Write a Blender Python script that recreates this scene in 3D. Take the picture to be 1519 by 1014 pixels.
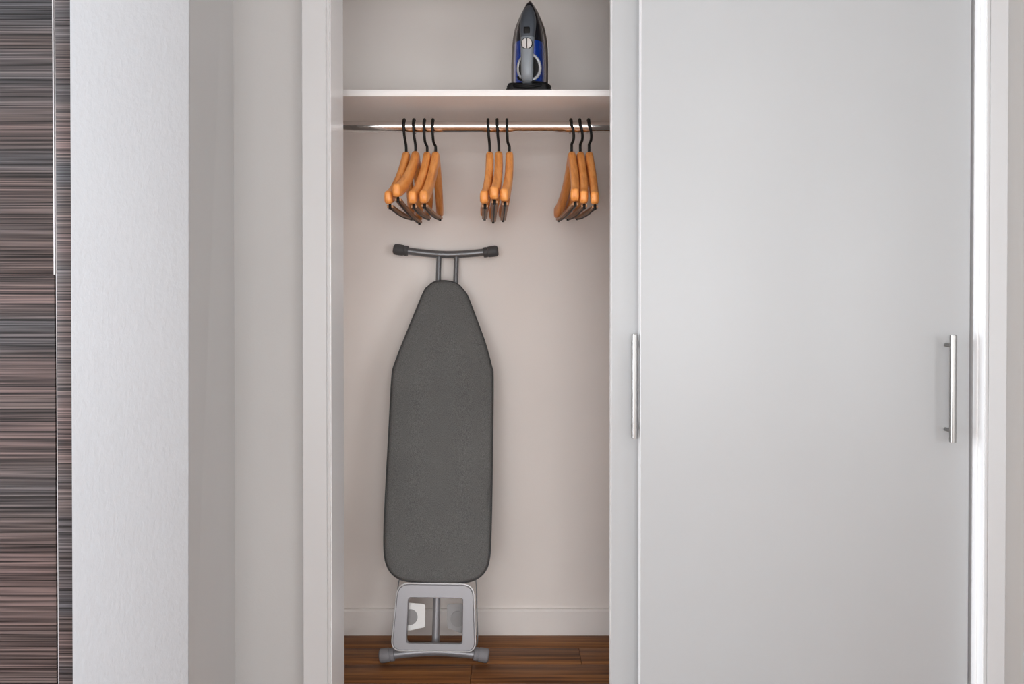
import bpy, bmesh, math, random
from math import sin, cos, pi, radians
from mathutils import Vector, Matrix

sc = bpy.context.scene
C = sc.collection
for o in list(bpy.data.objects):
    bpy.data.objects.remove(o)

# ------------------------------------------------------------------ camera
F_PX, PITCH = 1250.0, 0.6
cam = bpy.data.cameras.new('camera')
cam.sensor_width = 36.0
cam.lens = 36.0 * F_PX / 1519.0
cam.shift_y = -(507.0 - (430.0 + F_PX * math.tan(radians(PITCH)))) / 1519.0
cam.clip_start = 0.02
camo = bpy.data.objects.new('camera', cam)
C.objects.link(camo)
camo.location = (0, 0, 1.125)
camo.rotation_euler = (radians(90 - PITCH), 0, 0)
sc.camera = camo

# ------------------------------------------------------------------ world, lights, exposure
world = bpy.data.worlds.new('world')
sc.world = world
world.use_nodes = True
world.node_tree.nodes['Background'].inputs[0].default_value = (0.80, 0.88, 1.0, 1)
world.node_tree.nodes['Background'].inputs[1].default_value = 0.6


def area_light(name, loc, rot, sx, sy, watts, col):
    l = bpy.data.lights.new(name, 'AREA')
    l.shape = 'RECTANGLE'
    l.size, l.size_y, l.energy, l.color = sx, sy, watts, col
    o = bpy.data.objects.new(name, l)
    C.objects.link(o)
    o.location, o.rotation_euler = loc, rot
    return o


# daylight entering by two windows, an added fill light opposite, and the ceiling lamp
area_light('daylight_rear_window', (-0.20, -2.52, 1.12), (radians(90), 0, 0), 2.8, 2.1, 59, (1.0, 0.99, 0.975))
area_light('daylight_side_window', (-4.12, 0.35, 1.20), (radians(90), 0, radians(-90)), 2.0, 2.2, 262, (0.86, 0.93, 1.0))
area_light('fill_light_far_side', (2.32, -0.95, 1.15), (radians(90), 0, radians(90)), 1.8, 2.0, 22, (0.98, 0.99, 1.0))  # added fill for the faces turned this way
area_light('ceiling_lamp_light', (0.90, -0.40, 2.53), (0, 0, 0), 0.5, 0.5, 6, (1.0, 0.94, 0.87))

vs = sc.view_settings
vs.view_transform = 'Standard'
vs.look = 'None'
vs.gamma = 1.0
vs.use_curve_mapping = False
vs.exposure = -0.16


# ------------------------------------------------------------------ materials
def srgb(r, g, b):
    f = lambda c: c / 12.92 if c <= 0.04045 else ((c + 0.055) / 1.055) ** 2.4
    return (f(r / 255), f(g / 255), f(b / 255), 1)


def new_mat(name, col, rough=0.5, metal=0.0, **kw):
    m = bpy.data.materials.new(name)
    m.use_nodes = True
    b = m.node_tree.nodes['Principled BSDF']
    b.inputs['Base Color'].default_value = col
    b.inputs['Roughness'].default_value = rough
    b.inputs['Metallic'].default_value = metal
    for k, v in kw.items():
        b.inputs[k.replace('_', ' ')].default_value = v
    return m


def node_noise(m, scale, xyz=(1, 1, 1), detail=4.0, rough=0.55, offset=None):
    nt = m.node_tree
    tc = nt.nodes.new('ShaderNodeTexCoord')
    mp = nt.nodes.new('ShaderNodeMapping')
    mp.inputs['Scale'].default_value = xyz
    nz = nt.nodes.new('ShaderNodeTexNoise')
    nz.inputs['Scale'].default_value = scale
    nz.inputs['Detail'].default_value = detail
    nz.inputs['Roughness'].default_value = rough
    nt.links.new(tc.outputs['Object'], mp.inputs['Vector'])
    if offset is not None:
        add = nt.nodes.new('ShaderNodeVectorMath')
        info = nt.nodes.new('ShaderNodeObjectInfo')
        mul = nt.nodes.new('ShaderNodeVectorMath')
        mul.operation = 'MULTIPLY'
        cmb = nt.nodes.new('ShaderNodeCombineXYZ')
        for i in range(3):
            nt.links.new(info.outputs['Random'], cmb.inputs[i])
        mul.inputs[1].default_value = offset
        nt.links.new(cmb.outputs[0], mul.inputs[0])
        nt.links.new(mp.outputs[0], add.inputs[0])
        nt.links.new(mul.outputs[0], add.inputs[1])
        nt.links.new(add.outputs[0], nz.inputs['Vector'])
    else:
        nt.links.new(mp.outputs[0], nz.inputs['Vector'])
    return nz


def ramp(m, src, stops):
    r = m.node_tree.nodes.new('ShaderNodeValToRGB')
    e = r.color_ramp.elements
    while len(e) < len(stops):
        e.new(0.5)
    for el, (p, c) in zip(e, stops):
        el.position, el.color = p, c
    m.node_tree.links.new(src, r.inputs[0])
    return r


def set_col(m, out):
    m.node_tree.links.new(out, m.node_tree.nodes['Principled BSDF'].inputs['Base Color'])


def mix_col(m, a, b, fac, mode='MIX'):
    n = m.node_tree.nodes.new('ShaderNodeMix')
    n.data_type = 'RGBA'
    n.blend_type = mode
    if isinstance(fac, (int, float)):
        n.inputs[0].default_value = fac
    else:
        m.node_tree.links.new(fac, n.inputs[0])
    for s, v in ((n.inputs[6], a), (n.inputs[7], b)):
        if isinstance(v, tuple):
            s.default_value = v
        else:
            m.node_tree.links.new(v, s)
    return n.outputs[2]


def bump(m, src, strength, dist):
    b = m.node_tree.nodes.new('ShaderNodeBump')
    b.inputs['Strength'].default_value = strength
    b.inputs['Distance'].default_value = dist
    m.node_tree.links.new(src, b.inputs['Height'])
    m.node_tree.links.new(b.outputs[0], m.node_tree.nodes['Principled BSDF'].inputs['Normal'])


M = {}


def paint(name, c, rough, amp=0.02, bscale=220, bstr=0.08):
    m = new_mat(name, c, rough)
    n = node_noise(m, 2.2, detail=3)
    lo = tuple(x * (1 - amp) for x in c[:3]) + (1,)
    hi = tuple(min(1, x * (1 + amp)) for x in c[:3]) + (1,)
    set_col(m, ramp(m, n.outputs[0], [(0.3, lo), (0.7, hi)]).outputs[0])
    n2 = node_noise(m, bscale, detail=3)
    bump(m, n2.outputs[0], bstr, 0.002)
    M[name] = m
    return m


paint('closet_wall', (0.86, 0.80, 0.755, 1), 0.7)
paint('room_wall', (0.43, 0.422, 0.413, 1), 0.65)
paint('room_white', (0.62, 0.615, 0.61, 1), 0.7)
paint('door_white', (0.408, 0.416, 0.420, 1), 0.38, 0.01, 90, 0.02)
paint('frame_white', (0.49, 0.49, 0.49, 1), 0.35, 0.01, 90, 0.02)
paint('skirting', (0.86, 0.815, 0.78, 1), 0.45)
paint('ceiling_white', (0.8, 0.8, 0.79, 1), 0.8)
paint('shelf_white', (0.88, 0.86, 0.84, 1), 0.4, 0.01, 90, 0.01)
m = paint('plaster', (0.335, 0.34, 0.349, 1), 0.8, 0.02)
n2 = node_noise(m, 95, (1, 1, 0.6), detail=6, rough=0.62)
bump(m, n2.outputs[0], 0.22, 0.006)

paint('pillar_side', (0.50, 0.495, 0.488, 1), 0.65)  # smooth side paint, lightened to stand in for missing fill light
paint('lit_face_white', (0.80, 0.80, 0.80, 1), 0.3, 0.01, 90, 0.01)  # brighter white that paints light onto jamb faces and door edges

# dark laminate with fine horizontal grain
m = M['laminate'] = new_mat('laminate', (0.05, 0.04, 0.04, 1), 0.5, 0.0, Specular_IOR_Level=0.25)
lines = node_noise(m, 1.0, (2.2, 2.2, 300), detail=1.5, rough=0.55, offset=(7, 3, 11))
bands = node_noise(m, 1.0, (0.5, 0.5, 9), detail=2, rough=0.5, offset=(3, 5, 17))
hue = ramp(m, bands.outputs[0], [(0.36, srgb(74, 74, 77)), (0.5, srgb(86, 77, 75)), (0.62, srgb(91, 78, 76))])
gr = ramp(m, lines.outputs[0], [(0.36, (0.10, 0.09, 0.09, 1)), (0.46, (0.55, 0.53, 0.53, 1)), (0.55, (0.85, 0.83, 0.83, 1)), (0.66, (1.65, 1.6, 1.58, 1))])
set_col(m, mix_col(m, hue.outputs[0], gr.outputs[0], 1.0, 'MULTIPLY'))
bump(m, lines.outputs[0], 0.25, 0.001)

# brown floor boards
m = M['floor_wood'] = new_mat('floor_wood', (0.1, 0.06, 0.03, 1), 0.5, 0.0, Specular_IOR_Level=0.25)
g1 = node_noise(m, 1.0, (2.2, 55, 20), detail=5, rough=0.6, offset=(9, 31, 5))
g2 = node_noise(m, 1.0, (0.7, 9, 3), detail=2, rough=0.5, offset=(5, 21, 3))
ca = ramp(m, g1.outputs[0], [(0.30, srgb(74, 42, 18)), (0.5, srgb(130, 82, 42)), (0.70, srgb(166, 112, 62))])
cb = ramp(m, g2.outputs[0], [(0.3, (0.72, 0.68, 0.66, 1)), (0.7, (1.12, 1.12, 1.10, 1))])
set_col(m, mix_col(m, ca.outputs[0], cb.outputs[0], 1.0, 'MULTIPLY'))
bump(m, g1.outputs[0], 0.12, 0.001)

# hanger wood
m = M['hanger_wood'] = new_mat('hanger_wood', (0.5, 0.25, 0.09, 1), 0.34)
g1 = node_noise(m, 1.0, (120, 9, 30), detail=4, rough=0.6, offset=(13, 7, 5))
set_col(m, ramp(m, g1.outputs[0], [(0.3, srgb(204, 124, 54)), (0.5, srgb(230, 150, 76)), (0.72, srgb(242, 170, 98))]).outputs[0])
m = M['bar_wood'] = new_mat('bar_wood', (0.3, 0.16, 0.07, 1), 0.45)
g1 = node_noise(m, 1.0, (120, 9, 60), detail=4)
set_col(m, ramp(m, g1.outputs[0], [(0.3, srgb(142, 96, 56)), (0.7, srgb(182, 130, 82))]).outputs[0])

M['black_metal'] = new_mat('black_metal', (0.005, 0.005, 0.005, 1), 0.5, 0.0, Specular_IOR_Level=0.25)
M['chrome'] = new_mat('chrome', (0.78, 0.77, 0.76, 1), 0.13, 1.0)
m = M['steel'] = new_mat('steel', (0.31, 0.305, 0.295, 1), 0.30, 1.0)
n = node_noise(m, 1.0, (40, 40, 900), detail=2)
bump(m, n.outputs[0], 0.05, 0.0005)

# ironing board
m = M['pad_fabric'] = new_mat('pad_fabric', (0.1, 0.1, 0.1, 1), 0.92)
w1 = node_noise(m, 1.0, (900, 900, 350), detail=2)
w2 = node_noise(m, 1.0, (350, 900, 900), detail=2)
w3 = node_noise(m, 9, detail=3)
r1 = ramp(m, w1.outputs[0], [(0.3, srgb(78, 78, 78)), (0.7, srgb(113, 113, 111))])
r2 = ramp(m, w2.outputs[0], [(0.3, (0.82, 0.82, 0.82, 1)), (0.7, (1.12, 1.12, 1.12, 1))])
r3 = ramp(m, w3.outputs[0], [(0.3, (0.93, 0.93, 0.93, 1)), (0.7, (1.05, 1.05, 1.04, 1))])
set_col(m, mix_col(m, mix_col(m, r1.outputs[0], r2.outputs[0], 1.0, 'MULTIPLY'), r3.outputs[0], 1.0, 'MULTIPLY'))
bump(m, w1.outputs[0], 0.25, 0.001)
M['pad_hem'] = new_mat('pad_hem', srgb(66, 66, 66), 0.9)
M['grey_tube'] = new_mat('grey_tube', srgb(118, 119, 121), 0.34, 0.55)
M['silver_paint'] = new_mat('silver_paint', srgb(142, 141, 144), 0.36, 0.45)
M['silver_rim'] = new_mat('silver_rim', srgb(205, 205, 206), 0.3, 0.25)
M['dark_cap'] = new_mat('dark_cap', srgb(74, 74, 75), 0.62)
M['grey_cap'] = new_mat('grey_cap', srgb(124, 122, 125), 0.6)
M['white_plastic'] = new_mat('white_plastic', srgb(225, 224, 222), 0.45)
M['grey_shade_plastic'] = new_mat('grey_shade_plastic', srgb(140, 138, 138), 0.5)
M['disc_shade_grey'] = new_mat('disc_shade_grey', srgb(126, 124, 124), 0.5)
M['black_plastic'] = new_mat('black_plastic', (0.004, 0.004, 0.0045, 1), 0.5, 0.0, Specular_IOR_Level=0.22)

# iron
M['soleplate'] = new_mat('soleplate', (0.36, 0.33, 0.31, 1), 0.3, 0.85)
M['skirt_brown'] = new_mat('skirt_brown', srgb(104, 96, 92), 0.3, 0.3)
M['tank_blue'] = new_mat('tank_blue', (0.006, 0.045, 0.34, 1), 0.08, 0.25, Coat_Weight=0.8)
M['nose_black'] = new_mat('nose_black', (0.010, 0.011, 0.016, 1), 0.16)
M['handle_grey'] = new_mat('handle_grey', srgb(128, 135, 141), 0.36, 0.1)
M['nose_grey'] = new_mat('nose_grey', srgb(84, 90, 98), 0.34, 0.2)
M['button_grey'] = new_mat('button_grey', srgb(196, 193, 190), 0.4)
M['ring_grey'] = new_mat('ring_grey', srgb(176, 178, 182), 0.3, 0.2)

M['gap_dark'] = new_mat('gap_dark', (0.02, 0.02, 0.02, 1), 0.8)
M['edge_strip'] = new_mat('edge_strip', srgb(205, 204, 206), 0.35)
m = M['window_glow'] = new_mat('window_glow', (0.8, 0.85, 0.9, 1), 0.1)
m.node_tree.nodes['Principled BSDF'].inputs['Emission Color'].default_value = (0.9, 0.95, 1, 1)
m.node_tree.nodes['Principled BSDF'].inputs['Emission Strength'].default_value = 1.5
m = M['lamp_glow'] = new_mat('lamp_glow', (0.9, 0.9, 0.88, 1), 0.4)
m.node_tree.nodes['Principled BSDF'].inputs['Emission Color'].default_value = (1, 0.93, 0.84, 1)
m.node_tree.nodes['Principled BSDF'].inputs['Emission Strength'].default_value = 2.5


# ------------------------------------------------------------------ mesh helpers
class MB:
    def __init__(s):
        s.v, s.f = [], []

    def add(s, vs_, fs_):
        k = len(s.v)
        s.v += [tuple(p) for p in vs_]
        s.f += [tuple(i + k for i in f) for f in fs_]
        return s

    def box(s, x0, x1, y0, y1, z0, z1):
        return s.add([(x0, y0, z0), (x1, y0, z0), (x1, y1, z0), (x0, y1, z0), (x0, y0, z1), (x1, y0, z1), (x1, y1, z1), (x0, y1, z1)],
                     [(0, 3, 2, 1), (4, 5, 6, 7), (0, 1, 5, 4), (1, 2, 6, 5), (2, 3, 7, 6), (3, 0, 4, 7)])

    def loft(s, rings, cap=True, closed=False):
        n = len(rings[0])
        vs_ = [p for r in rings for p in r]
        fs_ = []
        m_ = len(rings)
        for i in range(m_ if closed else m_ - 1):
            a, b = i * n, ((i + 1) % m_) * n
            for j in range(n):
                k = (j + 1) % n
                fs_.append((a + j, a + k, b + k, b + j))
        if cap and not closed:
            fs_.append(tuple(reversed(range(n))))
            fs_.append(tuple(range((m_ - 1) * n, m_ * n)))
        return s.add(vs_, fs_)

    def tube(s, pts, r, n=12, closed=False):
        pts = [Vector(p) for p in pts]
        rs = r if isinstance(r, (list, tuple)) else [r] * len(pts)
        rings = []
        up = None
        L = len(pts)
        for i, p in enumerate(pts):
            if closed:
                t = pts[(i + 1) % L] - pts[i - 1]
            else:
                t = pts[min(i + 1, L - 1)] - pts[max(i - 1, 0)]
            t.normalize()
            if up is None:
                up = t.orthogonal().normalized()
            up = (up - t * up.dot(t)).normalized()
            w = t.cross(up)
            rings.append([p + (up * cos(2 * pi * k / n) + w * sin(2 * pi * k / n)) * rs[i] for k in range(n)])
        return s.loft(rings, closed=closed)

    def build(s, name, mat, parent=None, smooth=False, bevel=0.0, seg=2, angle=40):
        me = bpy.data.meshes.new(name)
        me.from_pydata(s.v, [], s.f)
        bm = bmesh.new()
        bm.from_mesh(me)
        bmesh.ops.recalc_face_normals(bm, faces=bm.faces)
        if bevel:
            es = [e for e in bm.edges if len(e.link_faces) == 2 and e.calc_face_angle(0) > radians(50)]
            bmesh.ops.bevel(bm, geom=es, offset=bevel, segments=seg, profile=0.5, affect='EDGES')
        if smooth or bevel:
            for f in bm.faces:
                f.smooth = True
            for e in bm.edges:
                if len(e.link_faces) == 2 and e.calc_face_angle(0) > radians(angle):
                    e.smooth = False
        bm.to_mesh(me)
        bm.free()
        me.materials.append(M[mat] if isinstance(mat, str) else mat)
        o = bpy.data.objects.new(name, me)
        C.objects.link(o)
        o.parent = parent
        return o


def B(name, x0, x1, y0, y1, z0, z1, mat, parent=None, bevel=0.0):
    return MB().box(x0, x1, y0, y1, z0, z1).build(name, mat, parent, bevel=bevel)


def tag(o, label, cat, group=None, kind=None):
    o['label'], o['category'] = label, cat
    if group:
        o['group'] = group
    if kind:
        o['kind'] = kind
    return o


def S(o, label, cat):
    return tag(o, label, cat, kind='structure')


def empty(name, loc=(0, 0, 0)):
    o = bpy.data.objects.new(name, None)
    o.empty_display_size = 0.05
    C.objects.link(o)
    o.location = loc
    return o


def rounded_poly(corners, rads, k=6):
    n = len(corners)
    if not isinstance(rads, (list, tuple)):
        rads = [rads] * n
    out = []
    for i in range(n):
        p, a, b = Vector(corners[i]), Vector(corners[i - 1]), Vector(corners[(i + 1) % n])
        d1, d2 = (a - p).normalized(), (b - p).normalized()
        r = rads[i]
        s0, s1 = p + d1 * r, p + d2 * r
        for j in range(k + 1):
            t = j / k
            q = s0 * (1 - t) ** 2 + p * 2 * t * (1 - t) + s1 * t ** 2
            out.append((q.x, q.y))
    return out


def catmull(pts, k=6, closed=True):
    P = [Vector(p) for p in pts]
    n = len(P)
    out = []
    for i in range(n if closed else n - 1):
        if closed:
            a, b, c, d = P[i - 1], P[i], P[(i + 1) % n], P[(i + 2) % n]
        else:
            a, b, c, d = P[max(i - 1, 0)], P[i], P[i + 1], P[min(i + 2, n - 1)]
        for j in range(k):
            t = j / k
            out.append(0.5 * ((2 * b) + (c - a) * t + (2 * a - 5 * b + 4 * c - d) * t * t + (3 * b - a - 3 * c + d) * t ** 3))
    if not closed:
        out.append(P[-1])
    return out


# ------------------------------------------------------------------ the setting
WALL_Y, FRAME_Y, BACK_Y = 2.08, 2.05, 2.75
JL, JR = -0.442, 1.152            # inner faces of the closet frame
ZT = 2.60                         # ceiling height
# floor: room slab with boards in the closet
fl = S(B('floor', -4.25, 2.45, -2.65, 2.85, -0.12, -0.012, 'floor_wood'), 'brown wooden floor of the closet and room', 'floor')
random.seed(4)
board_w, gap, L = 0.118, 0.0012, 1.3
mesh_cache = {}
y = 2.05
row = 0
offs = [0.35, 1.05, 0.10, 0.82, 0.49, 0.2]
while y < BACK_Y - 0.001:
    y1 = min(y + board_w, BACK_Y)
    x = -0.60 - offs[row % 6]
    while x < 1.24:
        xa, xb = max(x, -0.60), min(x + L, 1.24)
        if xb - xa > 0.03:
            B('plank', xa + gap / 2, xb - gap / 2, y + gap / 2, y1 - gap / 2, -0.02, 0.0, 'floor_wood', fl, bevel=0.0009)
        x += L
    y = y1
    row += 1

S(B('wall_back', -0.60, 1.24, BACK_Y, BACK_Y + 0.1, 0, ZT, 'closet_wall'), 'warm grey painted back wall inside the closet', 'wall')
S(B('wall_closet_left', -0.66, -0.56, 2.20, BACK_Y, 0, ZT, 'closet_wall'), 'warm grey side wall inside the closet beyond the open jamb', 'wall')
S(B('wall_closet_right', 1.20, 1.30, 2.20, BACK_Y, 0, ZT, 'closet_wall'), 'warm grey side wall inside the closet behind the sliding doors', 'wall')
S(B('ceiling', -4.25, 2.45, -2.65, 2.85, ZT, ZT + 0.1, 'ceiling_white'), 'white flat ceiling', 'ceiling')
S(B('wall_front_left', -4.25, -0.50, WALL_Y, 2.20, 0, ZT, 'room_wall'), 'light grey wall strip between the plaster pillar and the closet frame', 'wall')
S(B('wall_front_right', 1.19, 2.45, WALL_Y, 2.20, 0, ZT, 'room_wall'), 'light grey wall beyond the closed end of the closet frame', 'wall')
S(B('wall_front_top', -0.50, 1.19, WALL_Y, 2.20, 2.07, ZT, 'room_wall'), 'light grey wall above the closet opening', 'wall')

# plaster pillar, very slightly out of plumb
mb = MB()
z0, z1 = 0.0, ZT
pil = [(-0.9365, 1.79), (-0.6855, 1.79), (-0.6855, WALL_Y + 0.01), (-0.9365, WALL_Y + 0.01)]
lo = [(-0.9385, 1.79), (-0.692, 1.79), (-0.6855, WALL_Y + 0.01), (-0.9385, WALL_Y + 0.01)]
hi = [(-0.9345, 1.79), (-0.679, 1.79), (-0.6855, WALL_Y + 0.01), (-0.9345, WALL_Y + 0.01)]
pl = empty('wall_pillar')
def slab(ya, yb):
    q = lambda ring: [ring[0][:1] + (ya,), (ring[1][0] + (ring[2][0] - ring[1][0]) * (ya - 1.79) / 0.30, ya), (ring[1][0] + (ring[2][0] - ring[1][0]) * (yb - 1.79) / 0.30, yb), ring[3][:1] + (yb,)]
    return MB().loft([[(a, b, z0) for a, b in q(lo)], [(a, b, z1) for a, b in q(hi)]])
slab(1.79, 1.794).build('plaster_face', 'plaster', pl, bevel=0.0015, seg=3)
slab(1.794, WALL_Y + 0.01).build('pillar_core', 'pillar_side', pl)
S(pl, 'bright white textured plaster pillar beside the dark wood cabinet', 'pillar')

# room walls behind the viewer, with the two windows and one added for fill light
S(B('wall_room_left', -4.30, -4.20, -2.65, WALL_Y, 0, ZT, 'room_white'), 'white side wall of the room holding a window', 'wall')
S(B('wall_room_right', 2.40, 2.50, -2.65, WALL_Y, 0, ZT, 'room_white'), 'white side wall of the room holding the added fill-light window', 'wall')
S(B('wall_room_rear', -4.25, 2.45, -2.70, -2.60, 0, ZT, 'room_white'), 'white rear wall of the room holding a wide window', 'wall')


def window(name, mat4, w, h, label, nm):
    r = empty(name)
    r.matrix_world = mat4
    S(r, label, 'window')
    t = 0.05
    mb = MB()
    mb.box(-w / 2 - t, w / 2 + t, 0, 0.05, -h / 2 - t, -h / 2).box(-w / 2 - t, w / 2 + t, 0, 0.05, h / 2, h / 2 + t)
    mb.box(-w / 2 - t, -w / 2, 0, 0.05, -h / 2, h / 2).box(w / 2, w / 2 + t, 0, 0.05, -h / 2, h / 2)
    mb.build('window_frame', 'frame_white', r)
    for i in range(nm):
        x0 = -w / 2 + i * w / nm
        MB().box(x0 + 0.002, x0 + w / nm - 0.002, 0.004, 0.012, -h / 2, h / 2).build('pane', 'window_glow', r)


window('window_1', Matrix.Translation((-0.20, -2.60, 1.12)), 2.8, 2.1, 'wide window in the rear wall of the room', 3)
window('window_2', Matrix.Translation((-4.20, 0.35, 1.20)) @ Matrix.Rotation(radians(-90), 4, 'Z'), 2.0, 2.2, 'window in the side wall of the room', 2)
window('fill_window', Matrix.Translation((2.40, -0.95, 1.15)) @ Matrix.Rotation(radians(90), 4, 'Z'), 1.8, 2.0, 'smaller window added for fill light in the opposite side wall', 2)
cl = empty('ceiling_lamp', (0.90, -0.40, ZT))
tag(cl, 'flat square lamp on the room ceiling', 'lamp')
B('lamp_housing', -0.28, 0.28, -0.28, 0.28, -0.035, 0.0, 'frame_white', cl, 0.004)
B('diffuser', -0.25, 0.25, -0.25, 0.25, -0.045, -0.035, 'lamp_glow', cl, 0.003)

# closet frame: jambs with a small bead near the opening, and a head
def jamb(name, x_in, x_out, label):
    sgn = 1 if x_out > x_in else -1
    r = empty(name, (x_in, FRAME_Y, 0))
    S(r, label, 'door frame')
    w = abs(x_out - x_in)
    # casing profile in plan (x away from the opening, y depth), with a groove close to the inner edge
    prof = [(0, 0.0015), (0.0015, 0), (0.0065, 0), (0.0075, 0.0022), (0.009, 0.0022), (0.010, 0), (w - 0.002, 0), (w, 0.002), (w, 0.05), (0.05, 0.05), (0.05, 0.155), (0, 0.155)]
    if sgn < 0:
        prof = [(-a, b) for a, b in prof]
    MB().loft([[(a, b, 0) for a, b in prof], [(a, b, 2.12) for a, b in prof]]).build('casing', 'frame_white', r, smooth=True, angle=25)
    xa, xb = (-0.0012, 0.0) if sgn > 0 else (0.0, 0.0012)
    MB().box(xa, xb, 0.002, 0.155, 0, 2.05).build('lit_jamb_face', 'lit_face_white', r)  # added skin, paler to imitate light on the inner face
    return r


j1 = jamb('trim_1', JL, -0.511, 'white painted closet frame upright at the open side')
j2 = jamb('trim_2', JR, 1.206, 'white painted closet frame upright beside the pull handle')
MB().box(-0.0057, -0.0012, 0.026, 0.154, 0, 2.05).build('track_bead', 'lit_face_white', j2, bevel=0.001)
hd = S(B('trim_3', JL, JR, FRAME_Y, 2.205, 2.05, 2.12, 'frame_white', bevel=0.002), 'white head of the closet frame above the doors', 'door frame')

# baseboard on the closet back wall
mb = MB()
pr = [(0, 0), (0, 0.004), (0, 0.077), (0.003, 0.081), (0.007, 0.0835), (0.016, 0.0835), (0.016, 0)]
mb.loft([[(-0.56, 2.734 + a, b) for a, b in pr], [(1.20, 2.734 + a, b) for a, b in pr]])
S(mb.build('baseboard_back', 'skirting', smooth=True, angle=30), 'painted baseboard along the closet back wall', 'baseboard')


# sliding doors
def sliding_door(name, x0, x1, yf, hx, label):
    r = empty(name, (x0, yf, 0.012))
    S(r, label, 'sliding door')
    MB().box(0, x1 - x0, 0, 0.036, 0, 2.03).build('door_panel', 'door_white', r, bevel=0.0012)
    MB().box(-0.0010, 0, 0.0006, 0.0354, 0, 2.03).build('lit_door_edge', 'lit_face_white', r)  # added strip, whiter to imitate side light on the door edge
    hx -= x0
    zb, zt = 0.742, 1.003
    h = MB().tube([(hx, -0.035, zb), (hx, -0.035, zt)], 0.0083, 20).build('handle', 'steel', r, smooth=True)
    h['label'] = 'brushed steel bar handle'
    for z in (0.768, 0.977):
        MB().tube([(hx, -0.035, z), (hx, 0.0, z)], 0.0048, 14).build('standoff', 'steel', h, smooth=True)


sliding_door('door_1', 0.2534, 1.070, 2.140, 0.3070, 'white sliding closet door pushed mostly behind the other one')
sliding_door('door_2', 0.3200, 1.136, 2.090, 1.077, 'wide white flush sliding closet door in front')

# ------------------------------------------------------------------ dark wood cabinet
cab = empty('tall_cabinet', (-1.56, 1.81, 0))
tag(cab, 'tall dark streaked wood cabinet beside the white plaster pillar', 'cabinet')
B('carcass', -0.80, 0.619, 0.022, 0.262, 0.0, 2.55, 'gap_dark', cab)
B('filler_panel', 0.5815, 0.6205, 0.0, 0.022, 0.0, 2.55, 'laminate', cab, 0.0008)
B('edge_strip', 0.5795, 0.5815, 0.002, 0.022, 0.0, 2.55, 'edge_strip', cab)
for x0, x1 in ((-0.02, 0.578), (-0.625, -0.024)):
    B('upper_door', x0, x1 - 0.0022, 0.0, 0.021, 1.1572, 2.55, 'laminate', cab, 0.0008)
    B('lower_door', x0, x1 - 0.0012, 0.0, 0.021, 0.08, 1.1565, 'laminate', cab, 0.0008)
B('upper_edge_strip', 0.5758, 0.5778, 0.0, 0.021, 1.1585, 2.55, 'edge_strip', cab)

# ------------------------------------------------------------------ shelf and rod
sh = tag(B('closet_shelf', -0.56, 1.20, 2.30, BACK_Y, 1.652, 1.670, 'shelf_white', bevel=0.001), 'white closet shelf carrying the steam iron', 'shelf')
ROD_Y, ROD_Z, ROD_R = 2.45, 1.5980, 0.0163
rod = empty('hanging_rod', (0.32, ROD_Y, ROD_Z))
tag(rod, 'polished chrome hanging rod under the closet shelf', 'rod')
MB().tube([(-0.879, 0, 0), (0.879, 0, 0)], ROD_R, 40).build('rod_tube', 'chrome', rod, smooth=True)
for s in (-1, 1):
    MB().tube([(s * 0.88, 0, 0), (s * 0.872, 0, 0)], 0.03, 28).build('end_flange', 'chrome', rod, smooth=True)


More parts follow.
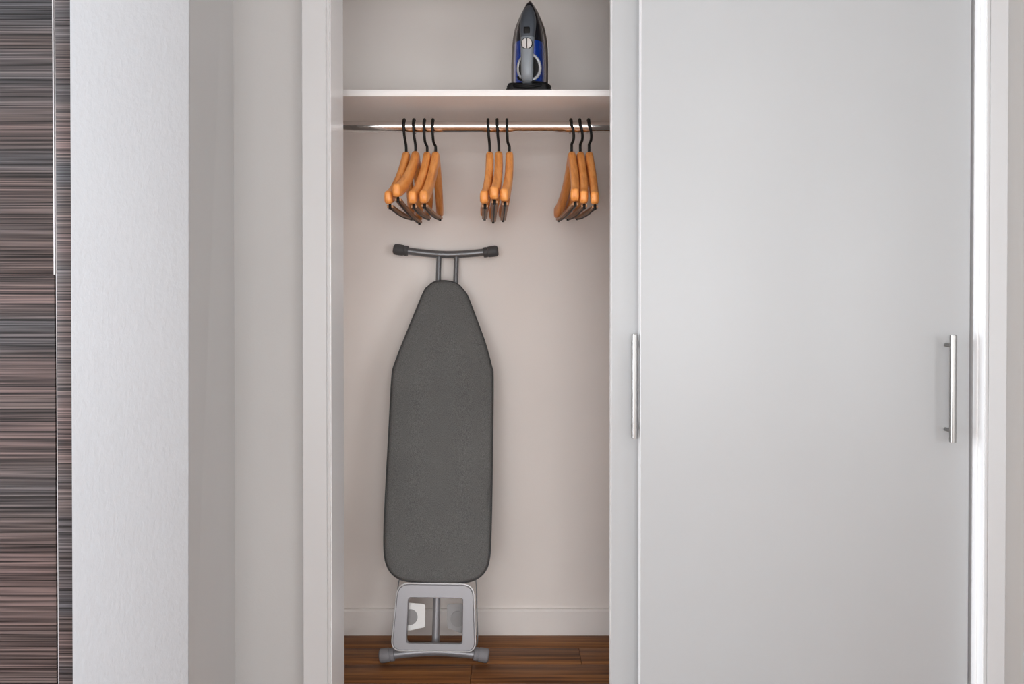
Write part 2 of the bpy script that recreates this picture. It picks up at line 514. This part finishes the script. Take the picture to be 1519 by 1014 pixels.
# ------------------------------------------------------------------ hangers
def hanger_meshes(variant, contour):
    """returns list of (name, MB, material); origin on the rod axis, above the neck"""
    parts = []
    n_st, half = 44, 0.211

    def centre(t):
        a = abs(t)
        q = max(0.0, a - 0.045) / 0.955
        return (-contour * a ** 2.0, t * half, -0.0955 - 0.129 * (1 - (1 - q) ** 1.32))
    rings = []
    for i in range(n_st + 1):
        t = -1 + 2 * i / n_st
        a = abs(t)
        c = centre(t)
        e = 1e-3
        c2, c1 = centre(min(1, t + e)), centre(max(-1, t - e))
        hx = 0.0115
        hz = 0.0225 - 0.0045 * a
        ring = []
        for k in range(16):
            an = 2 * pi * k / 16
            ca, sa = cos(an), sin(an)
            x = hx * math.copysign(abs(ca) ** 0.55, ca)
            z = hz * math.copysign(abs(sa) ** 0.62, sa)
            ring.append((c[0] + x, c[1], c[2] + z))
        rings.append(ring)
    # rounded tips
    def tip(ring, sgn, f, dy):
        cx = sum(p[0] for p in ring) / 16
        cz = sum(p[2] for p in ring) / 16
        return [(cx + (p[0] - cx) * f, p[1] + sgn * dy, cz + (p[2] - cz) * f) for p in ring]
    prof = [(0.97, 0.003), (0.90, 0.006), (0.78, 0.0088), (0.58, 0.011), (0.30, 0.0124)]
    rings = [tip(rings[0], -1, f, d) for f, d in reversed(prof)] + rings + [tip(rings[-1], 1, f, d) for f, d in prof]
    parts.append(('hanger_body', MB().loft(rings), 'hanger_wood'))
    # hook
    R = ROD_R + 0.0048
    pts = []
    for k in range(15):
        an = radians(-35 + 215 * k / 14)
        pts.append((0, R * cos(an), R * sin(an)))
    fr = {'a': [(0, -0.0193, -0.012), (0.001, -0.0165, -0.028), (0.002, -0.009, -0.044), (0.005, -0.003, -0.052), (0.0075, 0, -0.058), (0.0075, 0, -0.080)],
          'b': [(0.001, -0.0193, -0.012), (0.002, -0.016, -0.028), (0.004, -0.008, -0.045), (0.005, -0.002, -0.058), (0.005, 0, -0.080)],
          'c': [(0.004, -0.0193, -0.010), (0.0065, -0.017, -0.026), (0.0065, -0.010, -0.040), (0.0025, -0.003, -0.050), (0.0025, 0, -0.057), (0.0025, 0, -0.080)]}[variant]
    dx = fr[-1][0]
    pts = [(p[0] - dx, p[1], p[2]) for p in pts + fr]
    pts = catmull(pts, 3, closed=False)
    parts.append(('hook', MB().tube(pts, 0.0040, 10), 'black_metal'))
    # trouser bar with a dark non-slip grip and its two hanging wires
    zb = -0.251
    bx = -contour * 0.86
    mb = MB()
    rings = []
    for i in range(9):
        t = -1 + 2 * i / 8
        y = t * 0.203
        bow = -0.004 * (1 - t * t)
        rings.append([(bx - 0.0082, y, zb + bow), (bx + 0.0082, y, zb + bow), (bx + 0.0082, y, zb + bow + 0.0065), (bx - 0.0082, y, zb + bow + 0.0065)])
    parts.append(('trouser_bar', mb.loft(rings), 'bar_wood'))
    mb = MB()
    mb.tube([(bx, (-1 + 2 * i / 8) * 0.203, zb - 0.0025 - 0.006 * (1 - (-1 + 2 * i / 8) ** 2)) for i in range(9)], 0.0019, 8)
    parts.append(('grip_strip', mb, 'black_metal'))
    for s in (-1, 1):
        parts.append(('bar_wire', MB().tube([(bx, s * 0.203, zb - 0.005), (bx, s * 0.203, zb + 0.008), (bx, s * 0.2025, zb + 0.0095), (bx - 0.001, s * 0.199, -0.222)], [0.0038, 0.0038, 0.0028, 0.0026], 8), 'black_metal'))
    return parts


protos = {}


def hanger(x, yaw, tilt, variant, contour, label, group):
    key = (variant, contour)
    r = empty('coat_hanger', (x, ROD_Y, ROD_Z))
    r.rotation_mode = 'XYZ'
    r.rotation_euler = (radians(tilt), 0, radians(yaw))
    tag(r, label, 'hanger', group)
    if key not in protos:
        protos[key] = [mb.build(n_, m_, r, smooth=True, angle=50) for n_, mb, m_ in hanger_meshes(variant, contour)]
    else:
        for o in protos[key]:
            c = o.copy()
            C.objects.link(c)
            c.parent = r
    return r


GA, GB, GC = 'four hangers above the ironing board', 'three hangers in the middle of the rod', 'three hangers beside the sliding door'
hanger(-0.307, -1.2, 0.6, 'b', 0.0165, 'orange wooden hanger in the group of four, closest to the open jamb', GA)
hanger(-0.2790, -1.7, -3.8, 'b', 0.0185, 'orange wooden hanger in the group of four, second from the jamb, front tip raised', GA)
hanger(-0.2462, 0.0, 0.6, 'a', 0.0185, 'orange wooden hanger in the group of four, third from the open jamb', GA)
hanger(-0.2215, -0.9, 0.2, 'a', 0.0095, 'orange wooden hanger in the group of four, farthest from the open jamb', GA)
hanger(-0.0647, 2.0, 0.5, 'b', 0.0165, 'wooden hanger of the middle three, on the side towards the ironing board', GB)
hanger(-0.0385, 1.8, -2.3, 'b', 0.0165, 'wooden hanger of the middle three, between the other two, front tip raised', GB)
hanger(-0.0075, 1.3, -1.0, 'a', 0.0185, 'wooden hanger of the middle three, on the side below the iron', GB)
hanger(0.1729, 3.1, -1.0, 'c', 0.0185, 'wooden hanger of the three by the sliding door, its back arm swung into view', GC)
hanger(0.1984, 2.4, 0.4, 'c', 0.0165, 'wooden hanger of the three by the sliding door, between the other two', GC)
hanger(0.2240, 2.3, 0.9, 'c', 0.0125, 'wooden hanger of the three by the sliding door, closest to that door', GC)

# ------------------------------------------------------------------ ironing board
ib = empty('ironing_board')
ib.matrix_world = Matrix.Translation((-0.2355, 2.53, 0.0)) @ Matrix.Rotation(radians(-8.6), 4, 'X') @ Matrix.Rotation(radians(1.0), 4, 'Y')
tag(ib, 'folded ironing board with charcoal grey cover leaning on the closet wall', 'ironing board')
pad_o = [(0.0057, 1.1614), (-0.0291, 1.1575), (-0.0494, 1.1419), (-0.0626, 1.1236), (-0.0944, 1.0397), (-0.1233, 0.9608), (-0.1455, 0.896), (-0.1525, 0.8533),
         (-0.1555, 0.6878), (-0.1585, 0.5051), (-0.159, 0.3853), (-0.1545, 0.3162), (-0.1400, 0.2771), (-0.1123, 0.2525), (-0.0714, 0.2430), (0.010, 0.2390),
         (0.0855, 0.2435), (0.1275, 0.2570), (0.1525, 0.2842), (0.1615, 0.3217), (0.1635, 0.371), (0.1640, 0.4906), (0.1627, 0.6729), (0.1605, 0.8588), (0.1545, 0.8963),
         (0.1340, 0.9654), (0.1115, 1.0242), (0.0783, 1.1068), (0.064, 1.1301), (0.0399, 1.1535)]
outl = [(p.x, p.y) for p in catmull([(a, b, 0) for a, b in pad_o], 4)]


def inset(poly, d):
    n = len(poly)
    out = []
    for i in range(n):
        a, b = Vector(poly[i - 1]), Vector(poly[(i + 1) % n])
        t = (b - a).normalized()
        out.append((poly[i][0] - t.y * d, poly[i][1] + t.x * d))
    return out


random.seed(11)
mb = MB()
lay = [(-0.012, 0.010), (-0.014, 0.002), (-0.022, 0.0), (-0.034, 0.0), (-0.041, 0.002), (-0.0455, 0.006), (-0.0475, 0.012), (-0.0485, 0.025)]
rings = []
for yy, d in lay:
    rings.append([(a, yy, b) for a, b in inset(outl, d)])
# front centre: shrink towards the axis so the cover bulges very slightly
last = rings[-1]
for f, yy in ((0.66, -0.0493), (0.33, -0.0498), (0.05, -0.05)):
    rings.append([(0.002 + (p[0] - 0.002) * f, yy, 0.62 + (p[2] - 0.62) * (0.35 + 0.65 * f)) for p in last])
# a few wrinkles and dents pressed into the cover
pad = mb.loft(rings).build('board_cover', 'pad_fabric', ib, smooth=True, angle=60)
hem = MB().tube([(a, -0.0365, b) for a, b in inset(outl, -0.0008)], 0.0024, 8, closed=True).build('cover_piping', 'pad_hem', pad, smooth=True)
random.seed(3)
for (u0, v0, u1, v1) in ((0.085, 0.966, 0.132, 0.962), (0.158, 0.545, 0.152, 0.47), (0.118, 0.46, 0.112, 0.40), (0.05, 0.925, 0.10, 0.915), (-0.02, 0.262, 0.02, 0.256)):
    pts, rr = [], []
    for i in range(7):
        t = i / 6
        pts.append((u0 + (u1 - u0) * t + random.uniform(-.001, .001), -0.0486, v0 + (v1 - v0) * t + random.uniform(-.001, .001)))
        rr.append(0.0004 + 0.0018 * sin(pi * t))
    MB().tube(pts, rr, 8).build('cover_wrinkle', 'pad_fabric', pad, smooth=True)

# the T foot at the nose end with two tubes
def bar_foot(parent_name, v_mid, v_end, half, r, cap_r, cap_len, mat, capmat, tilt=0.0, y=0.0):
    pts = []
    for i in range(17):
        t = -1 + 2 * i / 16
        pts.append((t * (half - 0.01), y, v_mid + (v_end - v_mid) * abs(t) ** 1.7 + tilt * t))
    bar = MB().tube(pts, r, 18).build(parent_name, mat, ib, smooth=True)
    for s in (-1, 1):
        ve = v_end + tilt * s
        e = Vector((s * half, y, ve + (v_end - v_mid) * 0.04))
        d = Vector((s * 1.0, 0, (v_end - v_mid) * 3.2 + 0)).normalized()
        st = e - d * cap_len
        st = Vector((st.x, y, v_mid + (v_end - v_mid) * abs(st.x / half) ** 1.7 + tilt * s))
        d = e - st
        prof = [(0.0, r * 1.12), (0.02, cap_r * 0.90), (0.12, cap_r * 0.93), (0.24, cap_r * 0.93), (0.26, cap_r * 0.88), (0.32, cap_r * 0.88), (0.34, cap_r * 0.97), (0.6, cap_r), (0.82, cap_r), (0.93, cap_r * 0.93), (1.0, cap_r * 0.70)]
        MB().tube([st + d * q[0] for q in prof], [q[1] for q in prof], 22).build('rubber_cap', capmat, bar, smooth=True)
    return bar


bar_foot('crossbar', 1.2535, 1.269, 0.1685, 0.0122, 0.0182, 0.048, 'grey_tube', 'dark_cap')
for u in (-0.0217, 0.0346):
    MB().tube([(u, 0, 1.2535), (u, 0, 0.36)], 0.0082, 16).build('leg_tube', 'grey_tube', ib, smooth=True)
# the foot on the floor with its single tube
bar_foot('floor_foot', 0.0345, 0.0215, 0.1655, 0.0135, 0.0212, 0.046, 'silver_paint', 'grey_cap', tilt=0.0028)
MB().tube([(0.003, 0.001, 0.0345), (0.003, 0.001, 0.95)], 0.0112, 18).build('leg_tube', 'silver_paint', ib, smooth=True)
MB().tube([(-0.11, 0.001, 0.60), (0.11, 0.001, 0.60)], 0.008, 12).build('pivot_bar', 'grey_tube', ib, smooth=True)

# iron rest: pressed plate with a square window, rim wire, brackets
oc = [(-0.1110, 0.2375), (0.1150, 0.2385), (0.1255, 0.0475), (-0.1235, 0.0475)]
ic = [(-0.0768, 0.1985), (0.0838, 0.1990), (0.0849, 0.0700), (-0.0786, 0.0700)]
outer, inner = rounded_poly(oc, [0.034, 0.034, 0.030, 0.030], 8), rounded_poly(ic, 0.009, 8)
y0, y1 = -0.0475, -0.036
def sc_out(poly, d):
    return inset(list(poly), d)
def off(poly, d):      # offset of a clockwise polygon
    n = len(poly)
    cx, cy = sum(p[0] for p in poly) / n, sum(p[1] for p in poly) / n
    return [(cx + (p[0] - cx) * (1 + d / abs(max(0.06, math.hypot(p[0] - cx, p[1] - cy)))), cy + (p[1] - cy) * (1 + d / max(0.06, math.hypot(p[0] - cx, p[1] - cy)))) for p in poly]
rings = [[(a, y1, b) for a, b in outer], [(a, y0 + 0.003, b) for a, b in outer], [(a, y0, b) for a, b in off(outer, -0.003)],
         [(a, y0, b) for a, b in off(inner, 0.003)], [(a, y0 + 0.002, b) for a, b in off(inner, 0.0008)], [(a, y1, b) for a, b in inner]]
rest = MB().loft(rings, closed=True).build('iron_rest', 'silver_paint', ib, smooth=True, angle=14)
MB().tube([(a, y0 + 0.0045, b) for a, b in off(outer, 0.0012)], 0.0026, 8, closed=True).build('rest_rim', 'silver_rim', rest, smooth=True)
B('hinge_block', -0.012, 0.018, -0.040, -0.020, 0.230, 0.246, 'black_plastic', rest, 0.002)
for s, us in ((-1, [-0.104, -0.1115, -0.1190, -0.1265, -0.120]), (1, [0.118, 0.1235, 0.1270, 0.1310, 0.124])):
    vv = [0.262, 0.236, 0.16, 0.075, 0.058]
    MB().tube(catmull([(u, -0.026, v) for u, v in zip(us, vv)], 4, closed=False), 0.0018, 8).build('rest_wire', 'grey_tube', rest, smooth=True)
for pts, mt, cc, cm in (([(-0.1180, 0.1790), (-0.0303, 0.1742), (-0.0282, 0.1076), (-0.0808, 0.0960), (-0.1180, 0.092)], 'white_plastic', (-0.0745, 0.1362), 'grey_shade_plastic'),
                        ([(0.0361, 0.1753), (0.1200, 0.1781), (0.1200, 0.080), (0.0802, 0.0920), (0.0381, 0.1068)], 'grey_shade_plastic', (0.0700, 0.1330), 'disc_shade_grey')):  # second bracket and its disc are greyed to paint in their shade
    rp = rounded_poly(pts, 0.006, 4)
    b = MB().loft([[(a, -0.012, c) for a, c in rp], [(a, -0.016, c) for a, c in rp]]).build('side_bracket', mt, rest)
    MB().tube([(cc[0], -0.0155, cc[1]), (cc[0], -0.0185, cc[1])], 0.0225, 28).build('bracket_disc', cm, b, smooth=True)

# ------------------------------------------------------------------ steam iron standing on its heel
ir = empty('steam_iron', (0.0475, 2.385, 1.670))
ir.rotation_euler = (0, 0, radians(-5.5))
tag(ir, 'blue and grey steam iron standing upright on the shelf', 'iron')
SW = [(0.0, 0.050), (0.03, 0.0535), (0.06, 0.0548), (0.10, 0.0548), (0.15, 0.0528), (0.18, 0.049), (0.205, 0.0435), (0.23, 0.034), (0.25, 0.0240), (0.268, 0.0130), (0.280, 0.0050), (0.2845, 0.0008)]


def hw(z):
    for (a, b), (c, d) in zip(SW, SW[1:]):
        if a <= z <= c:
            return b + (d - b) * (z - a) / (c - a)
    return SW[-1][1]


zs = [i * 0.2845 / 40 for i in range(41)]
ol = [(-hw(z), z) for z in zs] + [(hw(z), z) for z in reversed(zs)]
MB().loft([[(a, 0.050, 0.001 + b) for a, b in ol], [(a, 0.0425, 0.001 + b) for a, b in ol]]).build('soleplate', 'soleplate', ir, smooth=True)
sk = [(a * 0.965, b * 0.985) for a, b in ol]
sk2 = [(a * 0.86, b * 0.965) for a, b in ol]
MB().loft([[(a, 0.0425, 0.002 + b) for a, b in sk], [(a, 0.034, 0.002 + b) for a, b in sk], [(a, 0.026, 0.002 + b) for a, b in sk2]]).build('skirt', 'skirt_brown', ir, smooth=True, angle=50)


def shell(name, z0, z1, mat, fx=0.80, top=False):
    rings = []
    nz = 22
    for i in range(nz + 1):
        z = z0 + (z1 - z0) * i / nz
        w = hw(z) * fx
        d = 0.070 * min(1.0, (max(0.0, (0.282 - z)) / 0.11)) ** 0.62 if z > 0.172 else 0.070
        ring = []
        for k in range(20):
            an = pi * k / 19
            ca, sa = cos(an), sin(an)
            ring.append((w * math.copysign(abs(ca) ** 0.72, ca), 0.034 - d * sa ** 0.8, z))
        rings.append(ring)
    return MB().loft(rings).build(name, mat, ir, smooth=True, angle=60)


shell('water_tank', 0.022, 0.150, 'tank_blue')
shell('nose_cover', 0.1502, 0.272, 'nose_black', 0.795)
# handle: long grey spine from the nose down to the heel
HS = [(0.026, -0.046, 0.0125, 0.010), (0.036, -0.056, 0.0155, 0.013), (0.06, -0.062, 0.0168, 0.014), (0.095, -0.062, 0.0172, 0.014), (0.125, -0.056, 0.0185, 0.016), (0.15, -0.050, 0.0195, 0.018),
      (0.175, -0.042, 0.0220, 0.020), (0.198, -0.031, 0.0225, 0.022), (0.218, -0.018, 0.0205, 0.022), (0.236, -0.005, 0.0155, 0.020), (0.252, 0.008, 0.0095, 0.014), (0.264, 0.020, 0.0040, 0.006)]


def spine(name, seq, mat):
    P = catmull([Vector((z, y_, 0)) for z, y_, a, b in seq], 4, closed=False)
    W = catmull([Vector((a, b, 0)) for z, y_, a, b in seq], 4, closed=False)
    rings = []
    for p, w in zip(P, W):
        ring = []
        for k in range(18):
            an = 2 * pi * k / 18
            ca, sa = cos(an), sin(an)
            ring.append((w.x * math.copysign(abs(ca) ** 0.75, ca), p.y + w.y * math.copysign(abs(sa) ** 0.75, sa), p.x))
        rings.append(ring)
    return MB().loft(rings).build(name, mat, ir, smooth=True, angle=60)


hd_ = spine('handle', HS[:6], 'handle_grey')
np_ = spine('spray_nose', HS[5:], 'nose_grey')
B('steam_button', -0.0095, 0.0075, -0.0675, -0.055, 0.158, 0.178, 'black_plastic', np_, 0.003)
# round control with two grey halves
MB().tube([(0, -0.060, 0.131), (0, -0.0745, 0.129)], [0.0165, 0.0155], 28).build('control_ring', 'black_plastic', hd_, smooth=True)
for s in (-1, 1):
    pl = [(s * 0.0012, -0.0135)] + [(s * (0.0012 + 0.0125 * cos(radians(a))), 0.0135 * sin(radians(a))) for a in range(-80, 81, 16)] + [(s * 0.0012, 0.0135)]
    MB().loft([[(a, -0.0740, 0.129 + b) for a, b in pl], [(a, -0.0768, 0.129 + b) for a, b in pl]]).build('control_button', 'button_grey', hd_, bevel=0.0006)
# hand opening: black disc stands in for its shadow, pale trim ring around
pts = [(0.003 + 0.0300 * cos(2 * pi * k / 32), -0.0385 + 0.012 * abs(cos(2 * pi * k / 32)) ** 2, 0.073 + 0.036 * sin(2 * pi * k / 32)) for k in range(32)]
MB().tube(pts, 0.0050, 10, closed=True).build('opening_trim', 'ring_grey', ir, smooth=True)
rc = [(0.002 + 0.0275 * cos(2 * pi * k / 32), 0.073 + 0.033 * sin(2 * pi * k / 32)) for k in range(32)]
MB().loft([[(a, -0.020, b) for a, b in rc], [(a, -0.0435 + 0.009 * ((a - 0.002) / 0.0275) ** 2, b) for a, b in rc]]).build('opening_shadow', 'black_plastic', ir, smooth=True)
# black heel and the cord wound round it
hl = rounded_poly([(-0.060, -0.050), (0.060, -0.050), (0.054, 0.049), (-0.054, 0.049)], 0.018, 6)
MB().loft([[(a * .98, b * .98, 0.0) for a, b in hl], [(a, b, 0.004) for a, b in hl], [(a, b, 0.022) for a, b in hl], [(a * 0.93, b * 0.93, 0.030) for a, b in hl]]).build('heel', 'black_plastic', ir, smooth=True, angle=60)
pts = []
for k in range(64):
    an = 2 * pi * k / 32
    pts.append((0.0615 * cos(an) * (1.0 + 0.015 * sin(3 * an)), -0.006 + 0.053 * sin(an) * (1 if sin(an) < 0 else 0.8), 0.013 + 0.009 * (k / 64) + 0.002 * sin(5 * an)))
pts += [(0.060, -0.012, 0.026), (0.045, -0.040, 0.028), (0.01, -0.056, 0.030), (-0.018, -0.058, 0.034), (-0.026, -0.050, 0.044)]
MB().tube(catmull(pts, 2, closed=False), 0.0034, 8).build('power_cord', 'black_plastic', ir, smooth=True)
sc.cycles.use_denoising = True
